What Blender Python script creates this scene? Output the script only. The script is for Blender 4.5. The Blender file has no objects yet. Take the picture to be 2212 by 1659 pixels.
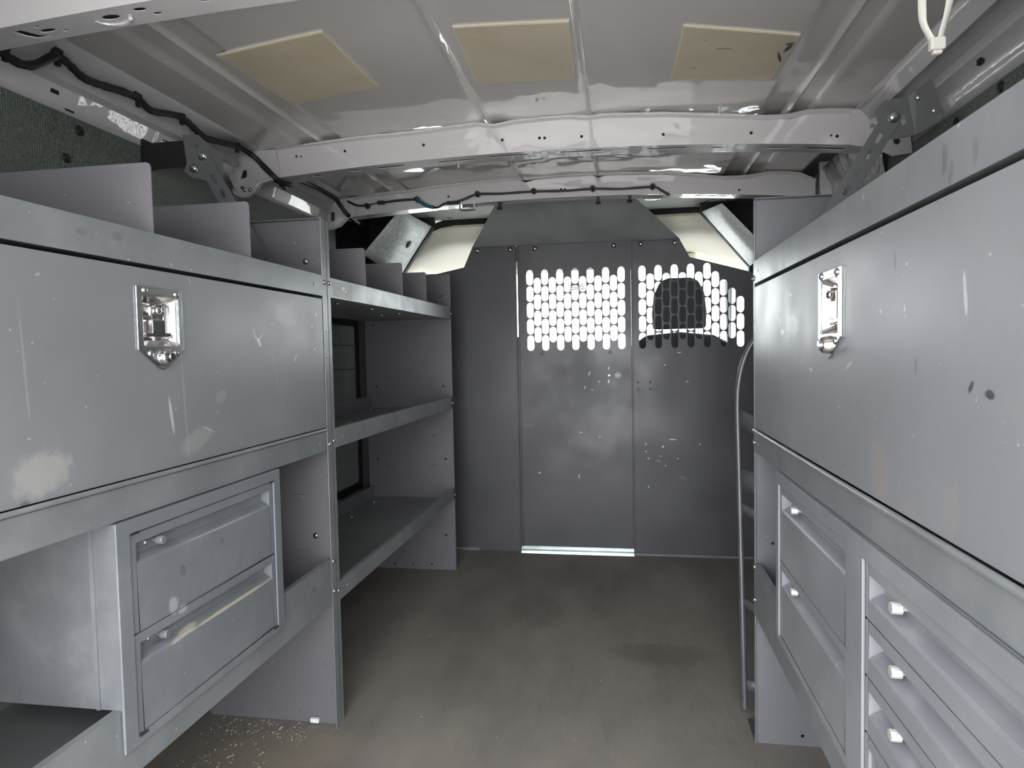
import bpy, bmesh, math, random
from mathutils import Vector, Matrix
from mathutils.geometry import tessellate_polygon
random.seed(7)
C = bpy.context.scene.collection
D = 2.827      # depth of the partition
SC = bpy.context.scene

# ------------------------------------------------------------ camera, light
cam = bpy.data.cameras.new('camera'); cam.sensor_width = 36.0; cam.lens = 23.446
cam.clip_start = 0.02; cam.clip_end = 400
co = bpy.data.objects.new('camera', cam); C.objects.link(co)
co.matrix_world = Matrix(((0.986303, 0.011885, 0.164514, 0), (0.163739, 0.049772, -0.985247, 0),
                          (-0.019898, 0.99869, 0.047145, 0.864), (0, 0, 0, 1)))
SC.camera = co
SC.view_settings.view_transform = 'Standard'; SC.view_settings.look = 'None'
SC.view_settings.exposure = 0.5; SC.view_settings.gamma = 1.0
SC.view_settings.use_curve_mapping = False
SC.cycles.max_bounces = 14; SC.cycles.diffuse_bounces = 8; SC.cycles.glossy_bounces = 6
SC.cycles.use_denoising = True; SC.cycles.sample_clamp_indirect = 6.0

w = bpy.data.worlds.new('overcast_sky'); SC.world = w; w.use_nodes = True
bg = w.node_tree.nodes['Background']
# overcast sky: brighter overhead than at the horizon
_n = w.node_tree.nodes; _l = w.node_tree.links
_tc = _n.new('ShaderNodeTexCoord'); _sp = _n.new('ShaderNodeSeparateXYZ'); _l.new(_tc.outputs['Generated'], _sp.inputs[0])
_mr = _n.new('ShaderNodeMapRange'); _mr.inputs[1].default_value = 0; _mr.inputs[2].default_value = 1
_mr.inputs[3].default_value = 6.0; _mr.inputs[4].default_value = 13.0
_l.new(_sp.outputs['Z'], _mr.inputs[0]); _l.new(_mr.outputs[0], bg.inputs[1])
bg.inputs[0].default_value = (0.955, 0.972, 1.0, 1)

def portal(name, loc, rot, sx, sy):
    l = bpy.data.lights.new(name, 'AREA'); l.shape = 'RECTANGLE'; l.size = sx; l.size_y = sy
    l.cycles.is_portal = True
    o = bpy.data.objects.new(name, l); C.objects.link(o); o.location = loc; o.rotation_euler = rot
portal('rear_opening_portal', (-.21, .14, .66), (math.pi/2, 0, 0), 1.34, 1.32)
portal('windshield_portal', (-.2, 4.75, 1.05), (-math.pi/2, 0, 0), 1.8, .9)

# ------------------------------------------------------------ materials
def nodes(name):
    m = bpy.data.materials.new(name); m.use_nodes = True
    nt = m.node_tree; return m, nt, nt.nodes['Principled BSDF']

def mat(name, col, rough=.5, metal=0., var=.0, vscale=4., dust=0., dustcol=(.55, .54, .5), coat=0., bump=0.,
        bscale=40., spec=.5, specks=0., speckcol=(.8, .82, .82), marks=(), stretch=(1, 1, 1), roughvar=.0,
        grime=0., grimecol=(.08, .08, .085), disp=0., dscale=2., emit=None):
    m, nt, b = nodes(name); N = nt.nodes; Lk = nt.links
    b.inputs['Roughness'].default_value = rough; b.inputs['Metallic'].default_value = metal
    b.inputs['Specular IOR Level'].default_value = spec
    if coat:
        b.inputs['Coat Weight'].default_value = coat; b.inputs['Coat IOR'].default_value = 1.7; b.inputs['Coat Roughness'].default_value = .03
    geo = N.new('ShaderNodeNewGeometry')
    mp = N.new('ShaderNodeMapping'); mp.inputs['Scale'].default_value = stretch
    Lk.new(geo.outputs['Position'], mp.inputs['Vector'])
    def noise(scale, detail=4, rough_=.6, off=0):
        n = N.new('ShaderNodeTexNoise'); n.inputs['Scale'].default_value = scale
        n.inputs['Detail'].default_value = detail; n.inputs['Roughness'].default_value = rough_
        if off:
            m2 = N.new('ShaderNodeMapping'); m2.inputs['Location'].default_value = (off, off*.7, off*.3)
            Lk.new(mp.outputs[0], m2.inputs[0]); Lk.new(m2.outputs[0], n.inputs['Vector'])
        else: Lk.new(mp.outputs[0], n.inputs['Vector'])
        return n.outputs['Fac']
    def rng(src, a, c, lo=0, hi=1):
        r = N.new('ShaderNodeMapRange'); r.interpolation_type = 'SMOOTHSTEP'
        r.inputs[1].default_value = a; r.inputs[2].default_value = c
        r.inputs[3].default_value = lo; r.inputs[4].default_value = hi
        Lk.new(src, r.inputs[0]); return r.outputs[0]
    def mix(colsock, fac, col2):
        x = N.new('ShaderNodeMix'); x.data_type = 'RGBA'
        Lk.new(fac, x.inputs[0]); Lk.new(colsock, x.inputs[6]); x.inputs[7].default_value = (*col2, 1)
        return x.outputs[2]
    rgb = N.new('ShaderNodeRGB'); rgb.outputs[0].default_value = (*col, 1); cur = rgb.outputs[0]
    if var:
        f = rng(noise(vscale), .3, .7, 0, 1)
        cur = mix(cur, f, tuple(c*(1-var) for c in col))
    if dust: cur = mix(cur, rng(noise(vscale*1.7, 6, .6, 3.1), .42, .85, 0, dust), dustcol)
    if grime: cur = mix(cur, rng(noise(vscale*2.6, 5, .6, 7.7), .58, .95, 0, grime), grimecol)
    if specks: cur = mix(cur, rng(noise(95, 2, .5, 1.3), .73, .78, 0, specks), speckcol)
    for (c, s, ang, axis, mc, st) in marks:
        k = N.new('ShaderNodeMapping'); k.vector_type = 'TEXTURE'
        k.inputs['Location'].default_value = c; k.inputs['Scale'].default_value = s
        e = [0, 0, 0]; e['XYZ'.index(axis)] = ang; k.inputs['Rotation'].default_value = e
        Lk.new(geo.outputs['Position'], k.inputs[0])
        ln = N.new('ShaderNodeVectorMath'); ln.operation = 'LENGTH'; Lk.new(k.outputs[0], ln.inputs[0])
        ad = N.new('ShaderNodeMath'); ad.operation = 'MULTIPLY_ADD'
        Lk.new(noise(60, 3, .6, c[1]), ad.inputs[0]); ad.inputs[1].default_value = .9
        Lk.new(ln.outputs['Value'], ad.inputs[2])
        cur = mix(cur, rng(ad.outputs[0], 1.0, 1.5, st, 0), mc)
    Lk.new(cur, b.inputs['Base Color'])
    if roughvar: Lk.new(rng(noise(vscale*2, 4, .6, 5.), .3, .7, rough-roughvar, rough+roughvar), b.inputs['Roughness'])
    if bump or disp:
        bn = N.new('ShaderNodeBump'); bn.inputs['Strength'].default_value = 1.0
        bn.inputs['Distance'].default_value = bump or disp
        Lk.new(noise(bscale if bump else dscale, 2 if disp else 4), bn.inputs['Height'])
        Lk.new(bn.outputs[0], b.inputs['Normal'])
        if coat: Lk.new(bn.outputs[0], b.inputs['Coat Normal'])
    return m

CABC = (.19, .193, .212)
def mk(y, z, sy, sz, ang, c, st, x): return ((x, y, z), (.2, sy, sz), ang, 'X', c, st)
W_, D_ = (.75, .75, .72), (.05, .05, .06)
M = {}
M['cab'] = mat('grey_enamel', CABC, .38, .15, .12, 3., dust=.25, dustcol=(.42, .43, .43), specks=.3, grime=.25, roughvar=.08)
M['brace'] = mat('brace_steel', (.17, .175, .18), .4, .25, .15, 8.)
M['inner'] = mat('grey_enamel_panel', (.165, .16, .175), .42, .1, .1, 3., dust=.15, dustcol=(.3, .3, .3), specks=.3, roughvar=.06)  # same enamel as the doors, darkened to stand in for shade on these panels
M['lip'] = mat('grey_enamel_lip', (.265, .282, .292), .34, .25, .18, 6., dust=.35, dustcol=(.42, .44, .42), specks=.5, grime=.1, roughvar=.05, marks=[mk(.636, 1.022, .007, .016, 0, D_, .35, .275), mk(.625, 1.008, .005, .012, .2, D_, .3, .275), mk(.585, 1.015, .006, .014, 0, D_, .25, .275),
    mk(.80, 1.03, .012, .008, 0, D_, .25, -.664), mk(.74, 1.025, .010, .006, 0, D_, .2, -.664), mk(.70, .60, .01, .01, 0, D_, .2, -.664), mk(1.33, .36, .012, .01, 0, D_, .25, -.664), mk(1.30, .38, .01, .006, 0, D_, .25, -.664)])
M['door_l'] = mat('grey_enamel_left_door', (.262, .270, .284), .36, .2, .1, 2.5, dust=.18, dustcol=(.42, .43, .42), specks=.35, roughvar=.06, marks=[
    mk(.893, .782, .004, .03, .15, W_, .6, -.664), mk(.925, .79, .003, .12, .05, W_, .12, -.664), mk(1.144, .892, .004, .012, .6, W_, .6, -.664),
    mk(.665, .735, .05, .03, .2, (.5, .5, .46), .5, -.664), mk(.65, .86, .002, .08, .05, W_, .15, -.664), mk(.95, .735, .05, .02, .3, (.5, .5, .46), .3, -.664),
    mk(.64, .70, .008, .012, -.6, D_, .5, -.664),
    mk(1.13, .905, .0012, .02, .5, W_, .5, -.664), mk(1.15, .902, .0012, .012, -.9, W_, .5, -.664), mk(1.25, .95, .05, .03, 0, (.42, .42, .36), .25, -.664),
    mk(1.38, .955, .003, .004, 0, W_, .9, -.664), mk(1.36, .93, .002, .006, .3, W_, .8, -.664), mk(1.37, .88, .003, .004, 0, W_, .7, -.664), mk(1.28, .86, .002, .012, -.7, W_, .5, -.664),
    mk(1.20, .83, .001, .06, .3, W_, .25, -.664), mk(.98, .75, .002, .02, 1.2, W_, .35, -.664), mk(1.02, .80, .02, .012, .5, (.45, .45, .44), .3, -.664)])
M['door_r'] = mat('grey_enamel_right_door', (.31, .32, .338), .4, .25, .1, 2.5, dust=.2, dustcol=(.48, .48, .46), specks=.45, roughvar=.06, marks=[
    mk(.587, .829, .0035, .008, .7, D_, .85, .275), mk(.560, .8245, .008, .0045, .1, D_, .85, .275), mk(.598, .905, .0035, .022, -.15, W_, .5, .275),
    mk(.636, 1.02, .004, .02, 0, D_, .3, .275), mk(1.23, .89, .014, .006, .0, W_, .9, .275), mk(1.16, .9, .05, .02, .1, W_, .25, .275),
    mk(.78, .72, .035, .05, 0, (.42, .36, .3), .3, .275), mk(.69, .845, .002, .01, 0, D_, .5, .275), mk(1.05, .83, .012, .003, .2, W_, .6, .275),
    mk(.9, .93, .035, .06, 0, (.42, .42, .38), .35, .275),
    mk(1.27, .885, .05, .04, 0, (.42, .43, .38), .35, .275), mk(1.33, .86, .02, .03, 0, (.45, .45, .40), .35, .275), mk(1.17, .95, .012, .002, .3, W_, .6, .275), mk(1.10, .84, .010, .0015, -.5, W_, .6, .275),
    mk(1.22, .93, .0015, .05, -.25, D_, .5, .275), mk(1.25, .91, .003, .01, -.2, W_, .9, .275), mk(.74, .95, .004, .012, 0, D_, .3, .275), mk(.70, .67, .03, .05, 0, (.42, .36, .3), .2, .275),
    mk(.62, .72, .02, .03, 0, (.42, .36, .3), .2, .275), mk(.88, .84, .015, .003, -.4, W_, .35, .275)])
M['tray'] = mat('grey_tray', (.27, .28, .285), .36, .2, .2, 4., dust=.6, dustcol=(.33, .32, .29), specks=.2, grime=.3)
M['drawer_l'] = mat('grey_drawer_left', (.215, .228, .248), .4, .15, .12, 5., dust=.5, dustcol=(.38, .39, .39), specks=.2, grime=.2, marks=[
    mk(1.02, .4455, .15, .0028, 0, (.55, .50, .36), .7, -.662), mk(.90, .4475, .04, .004, .1, (.6, .56, .45), .6, -.662), mk(1.00, .584, .13, .0015, 0, (.5, .48, .38), .5, -.662),
    mk(.90, .545, .008, .010, .5, D_, .35, -.662), mk(1.0, .56, .006, .006, .2, D_, .3, -.662), mk(.875, .50, .012, .016, 0, (.6, .6, .6), .5, -.662), mk(.895, .487, .012, .008, 0, (.6, .6, .6), .5, -.662), mk(.86, .456, .02, .006, 0, D_, .35, -.662)])
M['case_side'] = mat('stained_case_side', (.19, .195, .21), .45, .1, .2, 7., dust=.5, dustcol=(.33, .34, .34), grime=.8, grimecol=(.05, .055, .065))
M['drawer'] = mat('grey_drawer', (.275, .286, .308), .4, .15, .12, 5., dust=.45, dustcol=(.42, .42, .4), specks=.2, grime=.35)
PM = dict(rough=.4, metal=.2, var=.1, vscale=2., dust=.12, dustcol=(.22, .22, .22), specks=.25, roughvar=.08)
M['part'] = mat('partition_grey', (.09, .09, .098), **PM)
def mp_(x, z, sx, sz, a=0, st=.8, c=W_): return ((x, D, z), (sx, .2, sz), a, 'Y', c, st)
M['part_door'] = mat('partition_door_grey', (.09, .09, .098), **PM, marks=[mp_(-.14, .77, .003, .012, .4), mp_(-.06, .79, .003, .008), mp_(-.06, .735, .004, .01), mp_(-.10, .735, .004, .003),
    mp_(-.16, .71, .002, .008, .5), mp_(-.13, .70, .003, .003), mp_(-.18, .52, .008, .002), mp_(-.10, .50, .002, .004), mp_(-.19, .33, .002, .012), mp_(-.34, .21, .02, .003, 0, .5, D_), mp_(-.36, .345, .005, .005), mp_(-.40, .55, .03, .006, 0, .3, (.2, .2, .2))])
M['part_grille'] = mat('partition_grille_grey', (.09, .09, .098), **PM, marks=[mp_(.20, .49, .02, .002), mp_(.09, .44, .003, .004), mp_(.10, .41, .004, .003), mp_(.16, .46, .006, .004), mp_(.15, .42, .003, .003), mp_(.22, .41, .004, .003),
    mp_(.17, .38, .003, .003), mp_(.14, .40, .01, .002, .4, .5), mp_(.10, .29, .002, .006), mp_(.26, .73, .006, .002), mp_(.23, .85, .012, .002), mp_(.17, .80, .004, .003), mp_(.09, .47, .004, .004), mp_(.31, .47, .003, .003), mp_(.24, .33, .02, .01, .3, .3, (.2, .2, .2))])
M['flap'] = mat('partition_flap', (.40, .43, .43), .42, .25, .25, 5., disp=.004, dscale=3.)  # partition paint with its base colour lightened, in place of reflected floor light
M['dark'] = mat('dark_cavity', (.012, .014, .02), .7)  # near-black colour standing in for the shade inside hollows and voids
M['black'] = mat('black_rubber', (.012, .012, .014), .55, bump=.001, bscale=120)
M['harness'] = mat('black_tape_loom', (.012, .012, .015), .5, bump=.0015, bscale=90)
M['blue'] = mat('blue_tape', (.03, .12, .16), .4)
M['roof'] = mat('white_roof_paint', (.60, .575, .56), .35, coat=1., disp=.0022, dscale=7., spec=.3)
M['paint'] = mat('white_body_paint', (.60, .585, .595), .32, coat=.8, disp=.003, dscale=9.)
M['crinkle'] = mat('glossy_inner_panel', (.26, .27, .275), .25, coat=1., bump=.012, bscale=14)
M['seal'] = mat('seam_sealer', (.66, .64, .63), .45, bump=.004, bscale=140)
M['pad'] = mat('tan_pad', (.64, .57, .43), .4, coat=.35, var=.12, vscale=6, grime=.12, grimecol=(.12, .09, .06), disp=.002, dscale=12)
M['pad_s'] = mat('tan_pad_smudged', (.64, .57, .43), .4, coat=.35, var=.12, vscale=6, disp=.002, dscale=12, marks=[
    ((.336, 1.45, 1.47), (.006, .02, .2), .2, 'Z', (.01, .01, .012), .95), ((.328, 1.49, 1.47), (.004, .03, .2), -.3, 'Z', (.01, .01, .012), .9), ((.335, 1.43, 1.47), (.012, .008, .2), 0, 'Z', (.03, .03, .03), .8),
    ((.21, 1.44, 1.47), (.02, .004, .2), .1, 'Z', (.1, .09, .07), .6), ((.16, 1.53, 1.47), (.008, .003, .2), .4, 'Z', (.1, .09, .07), .6), ((.17, 1.40, 1.47), (.002, .003, .2), 0, 'Z', (.02, .02, .02), .8)])
M['padedge'] = mat('tan_pad_edge', (.66, .62, .5), .6)
M['zip'] = mat('nylon', (.72, .70, .63), .4)
M['chrome'] = mat('polished_steel', (.78, .76, .76), .12, 1.)
M['plate'] = mat('stainless_plate', (.62, .66, .65), .2, 1., bump=.0005, bscale=20)
M['zinc'] = mat('zinc_screw', (.7, .71, .72), .25, 1.)
M['knob'] = mat('bare_aluminium_knob', (.80, .80, .78), .35, .6)
M['sill'] = mat('galvanised_sill', (.6, .68, .68), .3, .9, var=.15, vscale=12)
M['galv'] = mat('speckled_silver_insulation', (.80, .86, .84), .5, .1, var=.3, vscale=70, grime=.35, grimecol=(.12, .15, .15), specks=.9, speckcol=(.05, .08, .08))
M['liner'] = mat('green_grey_liner', (.155, .19, .17), .5, var=.2, vscale=3)
M['panelg'] = mat('back_panel', (.36, .39, .39), .35, .1, var=.2, vscale=5)
M['beige'] = mat('beige_headliner', (.80, .77, .66), .75)
M['greyfab'] = mat('pale_headliner', (.60, .62, .57), .85)
M['seat'] = mat('dark_seat_cloth', (.06, .065, .075), .8)
M['dash'] = mat('dark_dash', (.05, .05, .055), .6)
M['bodyout'] = mat('cab_panel', (.45, .47, .48), .5)
M['ground'] = mat('pale_concrete', (.42, .41, .39), .9)
M['debris'] = mat('wood_shavings', (.55, .48, .36), .8)
M['white'] = mat('white_label', (.75, .78, .78), .5)
M['ink'] = mat('label_ink', (.25, .28, .29), .5)

# floor: worn grey brown sheet
M['truck'] = mat('hand_truck_grey', (.13, .135, .145), .35, .4, .2, 12.)
M['floor'] = mat('worn_floor', (.255, .232, .205), .62, var=.3, vscale=2.2, dust=.45, dustcol=(.34, .31, .27), grime=.5,
                 grimecol=(.10, .09, .08), stretch=(1.6, .7, 1), bump=.0015, bscale=30, marks=[
    ((-.12, 1.2, 0), (.25, .05, .2), .1, 'Z', (.1, .09, .08), .5), ((.1, 1.9, 0), (.18, .08, .2), 0, 'Z', (.1, .09, .085), .4),
    ((-.3, 2.2, 0), (.12, .2, .2), .2, 'Z', (.11, .1, .09), .35), ((-.75, 1.32, 0), (.2, .1, .2), .2, 'Z', (.30, .25, .18), .4)])

# liner with fine perforation dots
def liner_dots():
    m = M['liner']; nt = m.node_tree; N = nt.nodes; Lk = nt.links; b = N['Principled BSDF']
    geo = N.new('ShaderNodeNewGeometry'); vo = N.new('ShaderNodeTexVoronoi'); vo.inputs['Scale'].default_value = 190
    vo.inputs['Randomness'].default_value = .0
    fl = N.new('ShaderNodeMapping'); fl.inputs['Scale'].default_value = (0, 1, 1); Lk.new(geo.outputs['Position'], fl.inputs[0])
    Lk.new(fl.outputs[0], vo.inputs['Vector'])
    r = N.new('ShaderNodeMapRange'); r.inputs[1].default_value = .15; r.inputs[2].default_value = .4
    r.inputs[3].default_value = 1; r.inputs[4].default_value = 0
    Lk.new(vo.outputs['Distance'], r.inputs[0])
    bn = N.new('ShaderNodeBump'); bn.inputs['Distance'].default_value = .0022
    Lk.new(r.outputs[0], bn.inputs['Height']); Lk.new(bn.outputs[0], b.inputs['Normal'])
    old = b.inputs['Base Color'].links[0].from_socket
    x = N.new('ShaderNodeMix'); x.data_type = 'RGBA'; sc_ = N.new('ShaderNodeMath'); sc_.operation = 'MULTIPLY'; sc_.inputs[1].default_value = .35
    Lk.new(r.outputs[0], sc_.inputs[0]); Lk.new(sc_.outputs[0], x.inputs[0]); Lk.new(old, x.inputs[6]); x.inputs[7].default_value = (.40, .45, .38, 1)
    Lk.new(x.outputs[2], b.inputs['Base Color'])
liner_dots()

# roof skin: dimpled where the bows are glued under it
def roof_dimples():
    nt = M['roof'].node_tree; N = nt.nodes; Lk = nt.links; b = N['Principled BSDF']
    geo = N.new('ShaderNodeNewGeometry'); sp = N.new('ShaderNodeSeparateXYZ'); Lk.new(geo.outputs['Position'], sp.inputs[0])
    acc = None
    for lo, hi in ((1.56, 1.70), (2.0, 2.25)):
        r = N.new('ShaderNodeMapRange'); r.interpolation_type = 'SMOOTHSTEP'; r.inputs[1].default_value = lo; r.inputs[2].default_value = hi
        Lk.new(sp.outputs['Y'], r.inputs[0])
        r2 = N.new('ShaderNodeMapRange'); r2.interpolation_type = 'SMOOTHSTEP'; r2.inputs[1].default_value = hi+.16; r2.inputs[2].default_value = hi+.24
        r2.inputs[3].default_value = 1; r2.inputs[4].default_value = 0; Lk.new(sp.outputs['Y'], r2.inputs[0])
        m = N.new('ShaderNodeMath'); m.operation = 'MULTIPLY'; Lk.new(r.outputs[0], m.inputs[0]); Lk.new(r2.outputs[0], m.inputs[1])
        if acc is None: acc = m.outputs[0]
        else:
            a = N.new('ShaderNodeMath'); a.operation = 'ADD'; Lk.new(acc, a.inputs[0]); Lk.new(m.outputs[0], a.inputs[1]); acc = a.outputs[0]
    n = N.new('ShaderNodeTexNoise'); n.inputs['Scale'].default_value = 11; n.inputs['Detail'].default_value = 0.5; Lk.new(geo.outputs['Position'], n.inputs['Vector'])
    h = N.new('ShaderNodeMath'); h.operation = 'MULTIPLY'; Lk.new(acc, h.inputs[0]); Lk.new(n.outputs['Fac'], h.inputs[1])
    old = b.inputs['Normal'].links[0].from_node
    bn = N.new('ShaderNodeBump'); bn.inputs['Distance'].default_value = .0075
    Lk.new(h.outputs[0], bn.inputs['Height']); Lk.new(old.outputs[0], bn.inputs['Normal'])
    Lk.new(bn.outputs[0], b.inputs['Coat Normal']); Lk.new(bn.outputs[0], b.inputs['Normal'])
roof_dimples()

def glass_mat():
    m = bpy.data.materials.new('cab_glass'); m.use_nodes = True; nt = m.node_tree; nt.nodes.clear()
    o = nt.nodes.new('ShaderNodeOutputMaterial'); t = nt.nodes.new('ShaderNodeBsdfTransparent'); t.inputs[0].default_value = (.93, .96, .95, 1)
    g = nt.nodes.new('ShaderNodeBsdfGlossy'); g.inputs['Roughness'].default_value = .02
    x = nt.nodes.new('ShaderNodeMixShader'); x.inputs[0].default_value = .06
    nt.links.new(t.outputs[0], x.inputs[1]); nt.links.new(g.outputs[0], x.inputs[2])
    nt.links.new(x.outputs[0], o.inputs[0]); return m
M['glass'] = glass_mat()

# ------------------------------------------------------------ helpers
def worldloc(p):
    v = Vector((0, 0, 0))
    while p is not None: v += Vector(p.location); p = p.parent
    return v
def obj(name, bm, m, parent=None, bevel=0., smooth=False):
    bmesh.ops.remove_doubles(bm, verts=bm.verts, dist=1e-6)
    bmesh.ops.recalc_face_normals(bm, faces=bm.faces)
    if parent is not None: bmesh.ops.translate(bm, verts=bm.verts, vec=-worldloc(parent))
    me = bpy.data.meshes.new(name); bm.to_mesh(me); bm.free()
    for mm in (m if isinstance(m, (list, tuple)) else [m]): me.materials.append(mm)
    if smooth:
        for p in me.polygons: p.use_smooth = True
        try: me.set_sharp_from_angle(angle=math.radians(40))
        except Exception: pass
    o = bpy.data.objects.new(name, me); C.objects.link(o); o.parent = parent
    if bevel:
        bv = o.modifiers.new('bevel', 'BEVEL'); bv.width = bevel; bv.segments = 2; bv.limit_method = 'ANGLE'
    return o
def tag(o, label=None, cat=None, group=None, kind=None):
    if label: o['label'] = label
    if cat: o['category'] = cat
    if group: o['group'] = group
    if kind: o['kind'] = kind
    return o
def thing(name, loc, label, cat, group=None):
    o = bpy.data.objects.new(name, None); o.empty_display_size = .05; C.objects.link(o); o.location = loc
    return tag(o, label, cat, group)
def bx(bm, x0, x1, y0, y1, z0, z1):
    vs = [bm.verts.new((x, y, z)) for x in (x0, x1) for y in (y0, y1) for z in (z0, z1)]
    for f in ((0, 1, 3, 2), (4, 6, 7, 5), (0, 4, 5, 1), (2, 3, 7, 6), (0, 2, 6, 4), (1, 5, 7, 3)):
        bm.faces.new([vs[i] for i in f])
    return vs
def box(*a):
    bm = bmesh.new(); bx(bm, *a); return bm
def boxes(*L):
    bm = bmesh.new()
    for a in L: bx(bm, *a)
    return bm
def circ(u, v, r, n=12, ru=None):
    ru = ru or r
    return [(u + ru*math.cos(2*math.pi*i/n), v + r*math.sin(2*math.pi*i/n)) for i in range(n)]
def rect(u0, u1, v0, v1): return [(u0, v0), (u1, v0), (u1, v1), (u0, v1)]
def rrect(u0, u1, v0, v1, r, n=4):
    out = []
    for cu, cv, a0 in ((u1-r, v1-r, 0), (u0+r, v1-r, 90), (u0+r, v0+r, 180), (u1-r, v0+r, 270)):
        for i in range(n+1):
            a = math.radians(a0 + 90*i/n); out.append((cu+r*math.cos(a), cv+r*math.sin(a)))
    return out
def caps(u, v0, v1, wdt, n=6):
    r = wdt/2; out = []
    for i in range(n+1): a = math.pi*i/n; out.append((u+r*math.cos(a), v1-r+r*math.sin(a)))
    for i in range(n+1): a = math.pi+math.pi*i/n; out.append((u+r*math.cos(a), v0+r+r*math.sin(a)))
    return out
def sheet(outline, holes, axis, c, t, fn=None, bm=None, cuts=None):
    """flat plate with cut-out holes; axis is its normal, c its coordinate, t its (signed) thickness"""
    bm = bm or bmesh.new(); loops = [outline] + list(holes)
    flat = [p for l in loops for p in l]
    tris = tessellate_polygon([[Vector((p[0], p[1], 0)) for p in l] for l in loops])
    def P(u, v, w):
        q = {'X': (w, u, v), 'Y': (u, w, v), 'Z': (u, v, w)}[axis]
        return fn(*q) if fn and not cuts else q
    a = [bm.verts.new(P(u, v, c)) for u, v in flat]; b = [bm.verts.new(P(u, v, c+t)) for u, v in flat]
    for t3 in tris:
        try: bm.faces.new([a[i] for i in t3]); bm.faces.new([b[i] for i in t3][::-1])
        except ValueError: pass
    s = 0
    for l in loops:
        n = len(l)
        for i in range(n):
            j = (i+1) % n
            bm.faces.new((a[s+i], a[s+j], b[s+j], b[s+i]))
        s += n
    if cuts:
        for x in cuts:
            bmesh.ops.bisect_plane(bm, geom=bm.verts[:]+bm.edges[:]+bm.faces[:], plane_co=(x, 0, 0), plane_no=(1, 0, 0))
        for v_ in bm.verts: v_.co = fn(*v_.co)
    return bm
def sweep(profile, axis, a0, a1, steps=1, closed=False, t=0., caps_=False, fn=None):
    """profile of 2-D points swept along axis; axis X: (y,z), axis Y: (x,z)"""
    bm = bmesh.new(); rows = []
    for k in range(steps+1):
        s = a0 + (a1-a0)*k/steps
        row = []
        for p in profile:
            q = (s, p[0], p[1]) if axis == 'X' else ((p[0], s, p[1]) if axis == 'Y' else (p[0], p[1], s))
            row.append(bm.verts.new(fn(*q) if fn else q))
        rows.append(row)
    n = len(profile)
    for k in range(steps):
        for i in range(n if closed else n-1):
            j = (i+1) % n
            bm.faces.new((rows[k][i], rows[k][j], rows[k+1][j], rows[k+1][i]))
    if closed and caps_:
        bm.faces.new(rows[0][::-1]); bm.faces.new(rows[-1])
    return bm
def thick(o, t):
    s = o.modifiers.new('thickness', 'SOLIDIFY'); s.thickness = t; s.offset = 0; return o
def cyl(bm, p0, p1, r0, r1=None, n=14, ends=True):
    r1 = r0 if r1 is None else r1; p0 = Vector(p0); p1 = Vector(p1); d = (p1-p0).normalized()
    u = d.orthogonal().normalized(); v = d.cross(u)
    A = [bm.verts.new(p0 + (u*math.cos(2*math.pi*i/n) + v*math.sin(2*math.pi*i/n))*r0) for i in range(n)]
    B = [bm.verts.new(p1 + (u*math.cos(2*math.pi*i/n) + v*math.sin(2*math.pi*i/n))*r1) for i in range(n)]
    for i in range(n): bm.faces.new((A[i], A[(i+1) % n], B[(i+1) % n], B[i]))
    if ends: bm.faces.new(A[::-1]); bm.faces.new(B)
def dome(bm, p, d, r, h, n=12, k=4):
    """rounded head on base point p pointing along d"""
    p = Vector(p); d = Vector(d).normalized(); u = d.orthogonal().normalized(); v = d.cross(u); prev = None
    for j in range(k):
        a = (math.pi/2)*j/k; rr = r*math.cos(a); zz = h*math.sin(a)
        ring = [bm.verts.new(p + d*zz + (u*math.cos(2*math.pi*i/n)+v*math.sin(2*math.pi*i/n))*rr) for i in range(n)]
        if prev:
            for i in range(n): bm.faces.new((prev[i], prev[(i+1) % n], ring[(i+1) % n], ring[i]))
        else: bm.faces.new(ring[::-1])
        prev = ring
    top = bm.verts.new(p + d*h)
    for i in range(n): bm.faces.new((prev[i], prev[(i+1) % n], top))
def smooth_path(pts, sub=4):
    P = [Vector(p) for p in pts]; out = []
    for i in range(len(P)-1):
        a = P[max(i-1, 0)]; b = P[i]; c = P[i+1]; d = P[min(i+2, len(P)-1)]
        for k in range(sub):
            t = k/sub
            out.append(.5*((2*b)+(-a+c)*t+(2*a-5*b+4*c-d)*t*t+(-a+3*b-3*c+d)*t**3))
    out.append(P[-1]); return out
def tube(bm, pts, r, n=8, sub=4, jitter=0., flat=(1, 1)):
    P = smooth_path(pts, sub) if sub > 1 else [Vector(p) for p in pts]
    up = Vector((.13, .2, 1)).normalized(); prev = None
    for i, p in enumerate(P):
        d = (P[min(i+1, len(P)-1)] - P[max(i-1, 0)]).normalized()
        u = d.cross(up)
        u = u.normalized() if u.length > 1e-4 else d.orthogonal().normalized(); v = u.cross(d)
        rr = r*(1+random.uniform(-jitter, jitter))
        ring = [bm.verts.new(p+(u*math.cos(2*math.pi*k/n)*flat[0]+v*math.sin(2*math.pi*k/n)*flat[1])*rr) for k in range(n)]
        if prev:
            for k in range(n): bm.faces.new((prev[k], prev[(k+1) % n], ring[(k+1) % n], ring[k]))
        else: bm.faces.new(ring[::-1])
        prev = ring
    bm.faces.new(prev)
_scr = {}
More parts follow.
